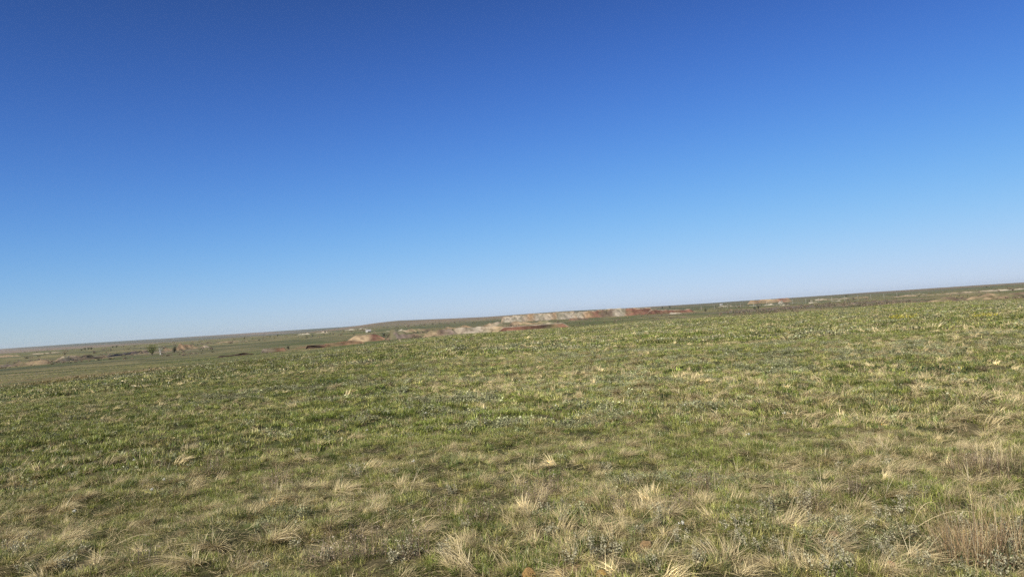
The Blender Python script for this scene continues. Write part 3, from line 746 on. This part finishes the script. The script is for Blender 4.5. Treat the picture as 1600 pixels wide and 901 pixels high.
# little white flowers
k = 0; FL = None
for X, Y in [(52, 713), (210, 729), (257, 762), (238, 778), (647, 734), (1067, 838), (117, 814), (346, 612), (574, 681), (666, 653), (1170, 690), (1489, 592), (1345, 612), (1030, 598), (980, 560), (730, 640), (420, 575), (442, 575), (812, 600), (1226, 655)]:
    p = on_ground(X, Y); r = math.hypot(p[0], p[1])
    if FL is None:
        FL = t = empty('white_flower', p, 'tiny white flower on a short stem in the grass', 'flower', 'tiny white flowers in the grass')
        part('petals', (lambda q: (q[0] + np.array((0, 0, .09)), q[1], q[2]))(leaves(RNG, 26, .02, .012, .018, 4)), M_PETAL, t)
        part('stem', blades(RNG, 3, .11, .004, .1, .1, .003, 3, lo=.9), M_GREEN, t)
    else: t = copy_tree(FL)
    t.location = p; q = rs.uniform(.55, .8); t.scale = (q, q, 1.)
# bushes on the brow
def bush(name, X, Y, w_, h_, label, cat, leafm, n, size, group=None):
    p = on_ground(X, Y)
    t = empty(name, p, label, cat, group)
    part('foliage', leaves(RNG, n, h_, w_ * .5, size, 60), leafm, t)
    part('stems', blades(RNG, 40, h_ * .8, w_ * .35, .5, .3, .02, 3), M_STEM, t)
bush('yellow_bush', 1482, 469, 3.2, 1.25, 'dense yellow green bush on the brow before the sandy bank', 'bush', M_YELLOW, 1500, .16)
bush('grey_bush', 1497, 468, 1.6, 1.2, 'thin grey bush right beside the yellow bush', 'bush', M_SAGE, 260, .13)
bush('flowering_herb', 1411, 499, 1.5, .35, 'low patch of yellow flowers short of the brow', 'flowers', M_YELLOW, 420, .08)
bush('flowering_herb', 1538, 497, 1.3, .3, 'smaller patch of yellow flowers beneath the yellow bush', 'flowers', M_YELLOW, 300, .08)
bush('flowering_herb', 222, 606, .75, .16, 'pale cream flower cluster on the left slope', 'flowers', M_STRAWP, 240, .05)
bush('dark_herb', 512, 604, 1.1, .26, 'dark green low herb cushion on the middle slope', 'herb', M_DKGREEN, 300, .05)
bush('dark_herb', 1450, 585, 1.5, .2, 'greyish dark herb mat in the right hand sward', 'herb', M_DKGREEN, 200, .05)

# ------------------------------------------------------------------ trees and scrub in the valley
def tube(pts, rad, sides=6):
    pts = np.asarray(pts, float); V, F = [], []
    for i, p in enumerate(pts):
        d = pts[min(i + 1, len(pts) - 1)] - pts[max(i - 1, 0)]; d /= np.linalg.norm(d) + 1e-9
        e = np.cross(d, (0.31, .95, .1)); e /= np.linalg.norm(e); g = np.cross(d, e)
        for q in range(sides):
            an = 2 * math.pi * q / sides; V.append(p + rad[i] * (math.cos(an) * e + math.sin(an) * g))
    for i in range(len(pts) - 1):
        for q in range(sides): F.append((i * sides + q, i * sides + (q + 1) % sides, (i + 1) * sides + (q + 1) % sides, (i + 1) * sides + q))
    V = np.array(V); return V, np.array(F), np.tile((.3, .6, .5), (len(V), 1))
M_BARK = plant_mat('bark', tint=(.10, .075, .055), dry=0, var=.2, tip=0, transl=0.)
M_DEAD = plant_mat('bleached_wood', tint=(.42, .40, .37), dry=0, var=.2, tip=0, transl=0.)
M_WILLOW = plant_mat('willow_leaves', tint=(.175, .195, .065), dry=.12, straw=(.26, .25, .09), var=.5, tip=.1)
M_FARLEAF = plant_mat('dark_leaves', tint=(.075, .085, .045), dry=.1, straw=(.09, .085, .05), var=.5, tip=.1)
M_SCRUB = plant_mat('brown_scrub', tint=(.115, .080, .060), dry=.3, straw=(.17, .13, .10), var=.5, tip=.1)
def limbs(rg, h, spread, stems, r0, twig=True):
    ps = []
    tips = []
    for k in range(stems):
        a = rg.uniform(0, 6.28); lean = rg.uniform(.1, 1) * spread
        pts = [(rg.normal(0, .15), rg.normal(0, .15), -.3)]
        for j in range(1, 6):
            f = j / 5; pts.append((math.cos(a) * lean * f ** 1.4 + rg.normal(0, .12), math.sin(a) * lean * f ** 1.4 + rg.normal(0, .12), h * f * rg.uniform(.92, 1.05)))
        ps.append(tube(pts, [r0 * (1 - .8 * j / 5) for j in range(6)]))
        for j in range(2, 6):
            tips.append(pts[j])
            if twig:
                b_ = rg.uniform(0, 6.28); l_ = h * rg.uniform(.15, .32); e = (pts[j][0] + math.cos(b_) * l_, pts[j][1] + math.sin(b_) * l_, pts[j][2] + l_ * .6)
                ps.append(tube([pts[j], tuple((pts[j][i] + e[i]) / 2 + rg.normal(0, .08) for i in range(3)), e], [r0 * .4, r0 * .28, r0 * .1], 5)); tips.append(e)
    return join(ps), tips
def crown(rg, tips, n, clump, size):
    tips = np.array(tips); k = rg.integers(0, len(tips), n)
    c = tips[k] + rg.normal(0, clump, (n, 3)) * np.array((1, 1, .75))
    d = rg.normal(0, 1, (n, 3)); d /= np.linalg.norm(d, axis=1)[:, None]
    e = np.cross(d, rg.normal(0, 1, (n, 3))); e /= np.linalg.norm(e, axis=1)[:, None]
    s = (size * (.5 + rg.random(n)))[:, None]
    V = np.stack([c, c + d * s * .5 + e * s * .35, c + d * s, c + d * s * .5 - e * s * .35], 1).reshape(-1, 3)
    cl = rg.random(len(tips))[k]
    A = np.repeat(np.stack([np.zeros(n), rg.random(n), .5 * cl + .5 * rg.random(n)], -1), 4, axis=0)
    return V, np.arange(n * 4).reshape(n, 4), A
def tree(name, X, r, h, spread, stems, label, cat, leafm, n, group=None, seed=1, r0=.18, clump=.7, size=.45, bark=M_BARK):
    rg = np.random.default_rng(seed); x, y = place(X, r)
    t = empty(name, (float(x), float(y), float(HH(x, y))), label, cat, group)
    tr, tips = limbs(rg, h * .9, spread, stems, r0)
    part('trunk', tr, bark, t)
    if n: part('crown', crown(rg, tips, n, clump, size), leafm, t)
tree('willow_tree', 233, 655, 7.4, 6.0, 9, 'spreading green willow tree beside the bare white tree', 'tree', M_WILLOW, 1500, seed=41, clump=.62, size=.5)
tree('bare_tree', 246, 652, 5.6, 2.2, 6, 'bare bleached white tree beside the green willow', 'tree', None, 0, seed=43, r0=.22, bark=M_DEAD)
tree('small_tree', 267.5, 700, 4.6, 1.6, 4, 'small dark green tree past the bare tree', 'tree', M_FARLEAF, 700, seed=44, clump=.6)
FT = [(129, 1650, 5, 'largest dark tree of the far left row'), (134, 1660, 4.4, 'dark tree in the middle of the far left row'), (138.5, 1640, 4.8, 'dark tree ending the far left row'), (123, 1640, 3.2, 'small dark tree heading the far left row'),
      (172, 1700, 4, 'dark tree of the far pair above the rubble bank'), (178, 1700, 4.6, 'taller dark tree of the far pair above the rubble bank'), (614, 640, 3.4, 'dark bush tree on the grey brown spoil heap'),
      (556, 560, 3.0, 'dark bush behind the tan mound'), (596, 620, 3.6, 'round dark bush right of the tan mound'), (1044, 2100, 7, 'dark tree on the skyline above the red quarry face'), (1033, 2120, 6, 'second dark tree on the skyline above the red quarry face'),
      (1099, 760, 3.2, 'dark lone bush right of the quarry'), (1182, 700, 3, 'dark bush below the red mesa'), (1176, 660, 2.6, 'low dark bush below the mesa scarps'), (430, 1700, 4.4, 'dark tree in the far valley'), (418, 1720, 4.0, 'dark tree left in the far valley'),
      (378, 1600, 4, 'small dark tree above the black bank'), (504, 1800, 5, 'dark tree beside the far farm'), (446, 470, 2.3, 'grey green bush between the two red banks'), (1320, 2300, 6, 'dark tree on the right skyline'), (1540, 2300, 5, 'dark bush tree on the far right skyline')]
for i, (X, r, h, lb) in enumerate(FT):
    tree('valley_tree', X, r, h, h * .55, 4, lb, 'tree', M_FARLEAF, 420, 'dark trees and bushes across the valley', 60 + i, .14, h * .13, h * .10)
# brown scrub that reads as one mass
def scrub(name, label, zones, seed, mat):
    rg = np.random.default_rng(seed)
    coll = protos(name + '_shrub', [crown(rg, rg.normal(0, 1, (14, 3)) * np.array((.55, .55, .25)) + np.array((0, 0, .55)), 130, .22, .34) for _ in range(5)], mat)
    xs, ys, ss = [], [], []
    for X0, X1, r0, r1, n, s in zones:
        X = rg.uniform(X0, X1, n); r = 1 / rg.uniform(1 / r1, 1 / r0, n); x, y = place(X, r)
        ok = fbm(x / 30, y / 30, seed, 2) > .42
        xs.append(x[ok]); ys.append(y[ok]); ss.append(s * (.5 + rg.random(ok.sum())))
    x, y, s = np.concatenate(xs), np.concatenate(ys), np.concatenate(ss); n = len(x)
    tint = np.array((.17, .125, .095)) * rg.lognormal(0, .3, n)[:, None]
    tint = np.where((rg.random(n) < .35)[:, None], np.array((.11, .11, .055)), tint)
    scatter(name, label, x, y, HH(x, y) - .1, np.stack([x * 0, x * 0, rg.random(n) * 6.28], -1), np.stack([s, s, s * .9], -1), tint, np.full(n, .15), rg.integers(0, 5, n), coll)
scrub('scrub', 'low brown and olive scrub scattered over the valley', [(1120, 1420, 440, 900, 700, .8), (1420, 1620, 440, 800, 160, .8), (590, 700, 440, 760, 200, 1.0), (-20, 330, 560, 900, 240, 1.1), (700, 880, 560, 760, 120, .9),
       (-20, 620, 1000, 2400, 220, 1.7), (1000, 1620, 1000, 2200, 200, 1.5), (880, 1120, 440, 800, 90, .8), (560, 1000, 1500, 3500, 160, 2.5)], 77, GRASS_I)

# ------------------------------------------------------------------ poles and far buildings
def plain(name, col, rough=.8):
    m, nt, b = mat_base(name, rough)
    n1 = noise(nt, 3, 4, .6)
    c = ramp(nt, n1, [(.3, tuple(v * .8 for v in col)), (.7, tuple(min(.85, v * 1.1) for v in col))]); nt.links.new(c, b.inputs['Base Color'])
    return m
M_POLE, M_WALL, M_ROOF, M_DARK = plain('weathered_pole', (.42, .40, .37)), plain('white_wall', (.46, .45, .42)), plain('grey_roof', (.30, .29, .29)), plain('dark_opening', (.03, .03, .035), .3)
POLE = None
for i, X in enumerate(np.arange(1093, 1400, 20.4)):
    x, y = place(X, 1080 - 1.5 * i)
    if POLE is None:
        POLE = t = empty('utility_pole', (0, 0, 0), 'thin grey utility pole in the line below the red mesa', 'utility pole', 'utility poles in a line across the slope')
        part('post', tube([(0, 0, -.5), (0, 0, 3), (0, 0, 5.8)], [.13, .12, .10], 8), M_POLE, t)
        part('crossarm', tube([(-.8, 0, 5.4), (0, 0, 5.42), (.8, 0, 5.4)], [.07, .07, .07], 5), M_POLE, t)
    else: t = copy_tree(POLE)
    t.location = (float(x), float(y), float(HH(x, y)))
def box(x0, x1, y0, y1, z0, z1):
    V = np.array([(x, y, z) for z in (z0, z1) for x, y in ((x0, y0), (x1, y0), (x1, y1), (x0, y1))], float)
    return V, np.array([(0, 3, 2, 1), (4, 5, 6, 7), (0, 1, 5, 4), (1, 2, 6, 5), (2, 3, 7, 6), (3, 0, 4, 7)]), np.tile((.3, .6, .5), (8, 1))
def shed(X, r, L, W, h, label, name='farm_shed', rz=0.):
    x, y = place(X, r)
    t = empty(name, (float(x), float(y), float(HH(x, y))), label, 'building', None, rz)
    part('wall', box(-L / 2, L / 2, -W / 2, W / 2, -1, h), M_WALL, t)
    V = np.array([(-L / 2 - .3, -W / 2 - .3, h), (L / 2 + .3, -W / 2 - .3, h), (L / 2 + .3, 0, h + W * .28), (-L / 2 - .3, 0, h + W * .28), (-L / 2 - .3, W / 2 + .3, h), (L / 2 + .3, W / 2 + .3, h)])
    F = np.array([(0, 1, 2, 3), (3, 2, 5, 4), (0, 3, 4, 4), (1, 5, 2, 2), (0, 4, 5, 1)])
    me = bpy.data.meshes.new('roof'); me.from_pydata((V + np.array((0, 0, .02))).tolist(), [], [(0, 1, 2, 3), (3, 2, 5, 4), (0, 3, 4), (1, 5, 2), (0, 4, 5, 1)]); me.update()
    link_mesh('roof', me, t, M_ROOF)
    part('door', box(-.6, .6, -W / 2 - .06, -W / 2 + .02, -.2, 2.1), M_DARK, t)
    for q in (-.3, .3): part('window', box(L * q - .5, L * q + .5, -W / 2 - .05, -W / 2 + .02, 1.0, 2.0), M_DARK, t)
shed(572, 1150, 8, 5, 2.9, 'small white shed standing alone on the green slope', rz=.2)
shed(1124, 2000, 7, 5, 2.4, 'white house on the rise left of the red mesa', 'house')
shed(980, 2300, 8, 6, 3, 'white house on the skyline behind the quarry', 'house')

# ------------------------------------------------------------------ which one is which
ORD = ['first', 'second', 'third', 'fourth', 'fifth', 'sixth', 'seventh', 'eighth', 'ninth', 'tenth', 'eleventh', 'twelfth', 'thirteenth', 'fourteenth', 'fifteenth', 'sixteenth', 'seventeenth']
bpy.context.view_layer.update()
tops = [o for o in COL.objects if o.parent is None]
def kin(nm): return [o for o in tops if o.name.split('.')[0] == nm]
def flat(a, b): return math.hypot(a.location.x - b.location.x, a.location.y - b.location.y)
MARKS = [(o, w_) for nm in ('stone', 'grass_stalk', 'tall_grass_clump') for o in kin(nm) for w_ in [o['label'].split(' with ')[0].split(' under ')[0].split(' half ')[0].split(' among ')[0].split(' on ')[0].split(' crossed ')[0].split(' into ')[0].split(' lying ')[0].split(' sticking ')[0].split(' at ')[0].split(' of ')[0].split(' leaning ')[0].split(' behind ')[0]]]
for nm, what in (('straw_tussock', 'straw tussock'), ('sage_plant', 'silvery sage plant'), ('dead_herb', 'dead brown twiggy herb'), ('white_flower', 'tiny white flower')):
    for o in kin(nm):
        sx = o.scale.x
        lo_, hi_ = {'straw_tussock': (.57, .73), 'sage_plant': (.74, .95), 'dead_herb': (.82, 1.02)}.get(nm, (0, 9))
        size = ('large' if sx > hi_ else 'small' if sx < lo_ else 'middling') if nm != 'white_flower' else ''
        form = ('flattened' if o.scale.z / sx < .74 else 'arching') if nm == 'straw_tussock' else ''
        dm, wm = min((flat(o, q), w_) for q, w_ in MARKS)
        near = {n2: min([flat(o, q) for q in kin(n2) if q is not o] + [99]) for n2 in ('straw_tussock', 'sage_plant', 'dead_herb')}
        if dm < .55: where = 'beside the ' + wm
        elif nm != 'sage_plant' and near['sage_plant'] < .32: where = 'next to silvery sage'
        elif nm != 'dead_herb' and near['dead_herb'] < .4: where = 'next to a dead twiggy herb'
        elif near['straw_tussock'] < .6: where = 'close to a straw tussock'
        else: where = 'by itself in short green grass'
        o['label'] = ' '.join((size + ' ' + form + ' ' + what + ' ' + where).split())
for i, o in enumerate(sorted(kin('utility_pole'), key=lambda q: q.location.x)):
    o['label'] = ORD[i] + ' thin grey utility pole counted from the quarry end of its line'

# ------------------------------------------------------------------ the air
Vb, Fb, Ab = box(-14500, 14500, -14500, 14500, -75, 60)
hz = mesh_np('haze', Vb, Fb)
m = bpy.data.materials.new('haze_air'); m.use_nodes = True
nt = m.node_tree; nt.nodes.clear()
o_ = N(nt, 'ShaderNodeOutputMaterial'); pv = N(nt, 'ShaderNodeVolumePrincipled')
pv.inputs['Color'].default_value = (.78, .88, 1, 1); pv.inputs['Density'].default_value = 3.2e-5
pv.inputs['Anisotropy'].default_value = .1
nt.links.new(pv.outputs[0], o_.inputs['Volume'])
link_mesh('haze', hz, None, m, kind='stuff', label='thin pale air over the far plain')
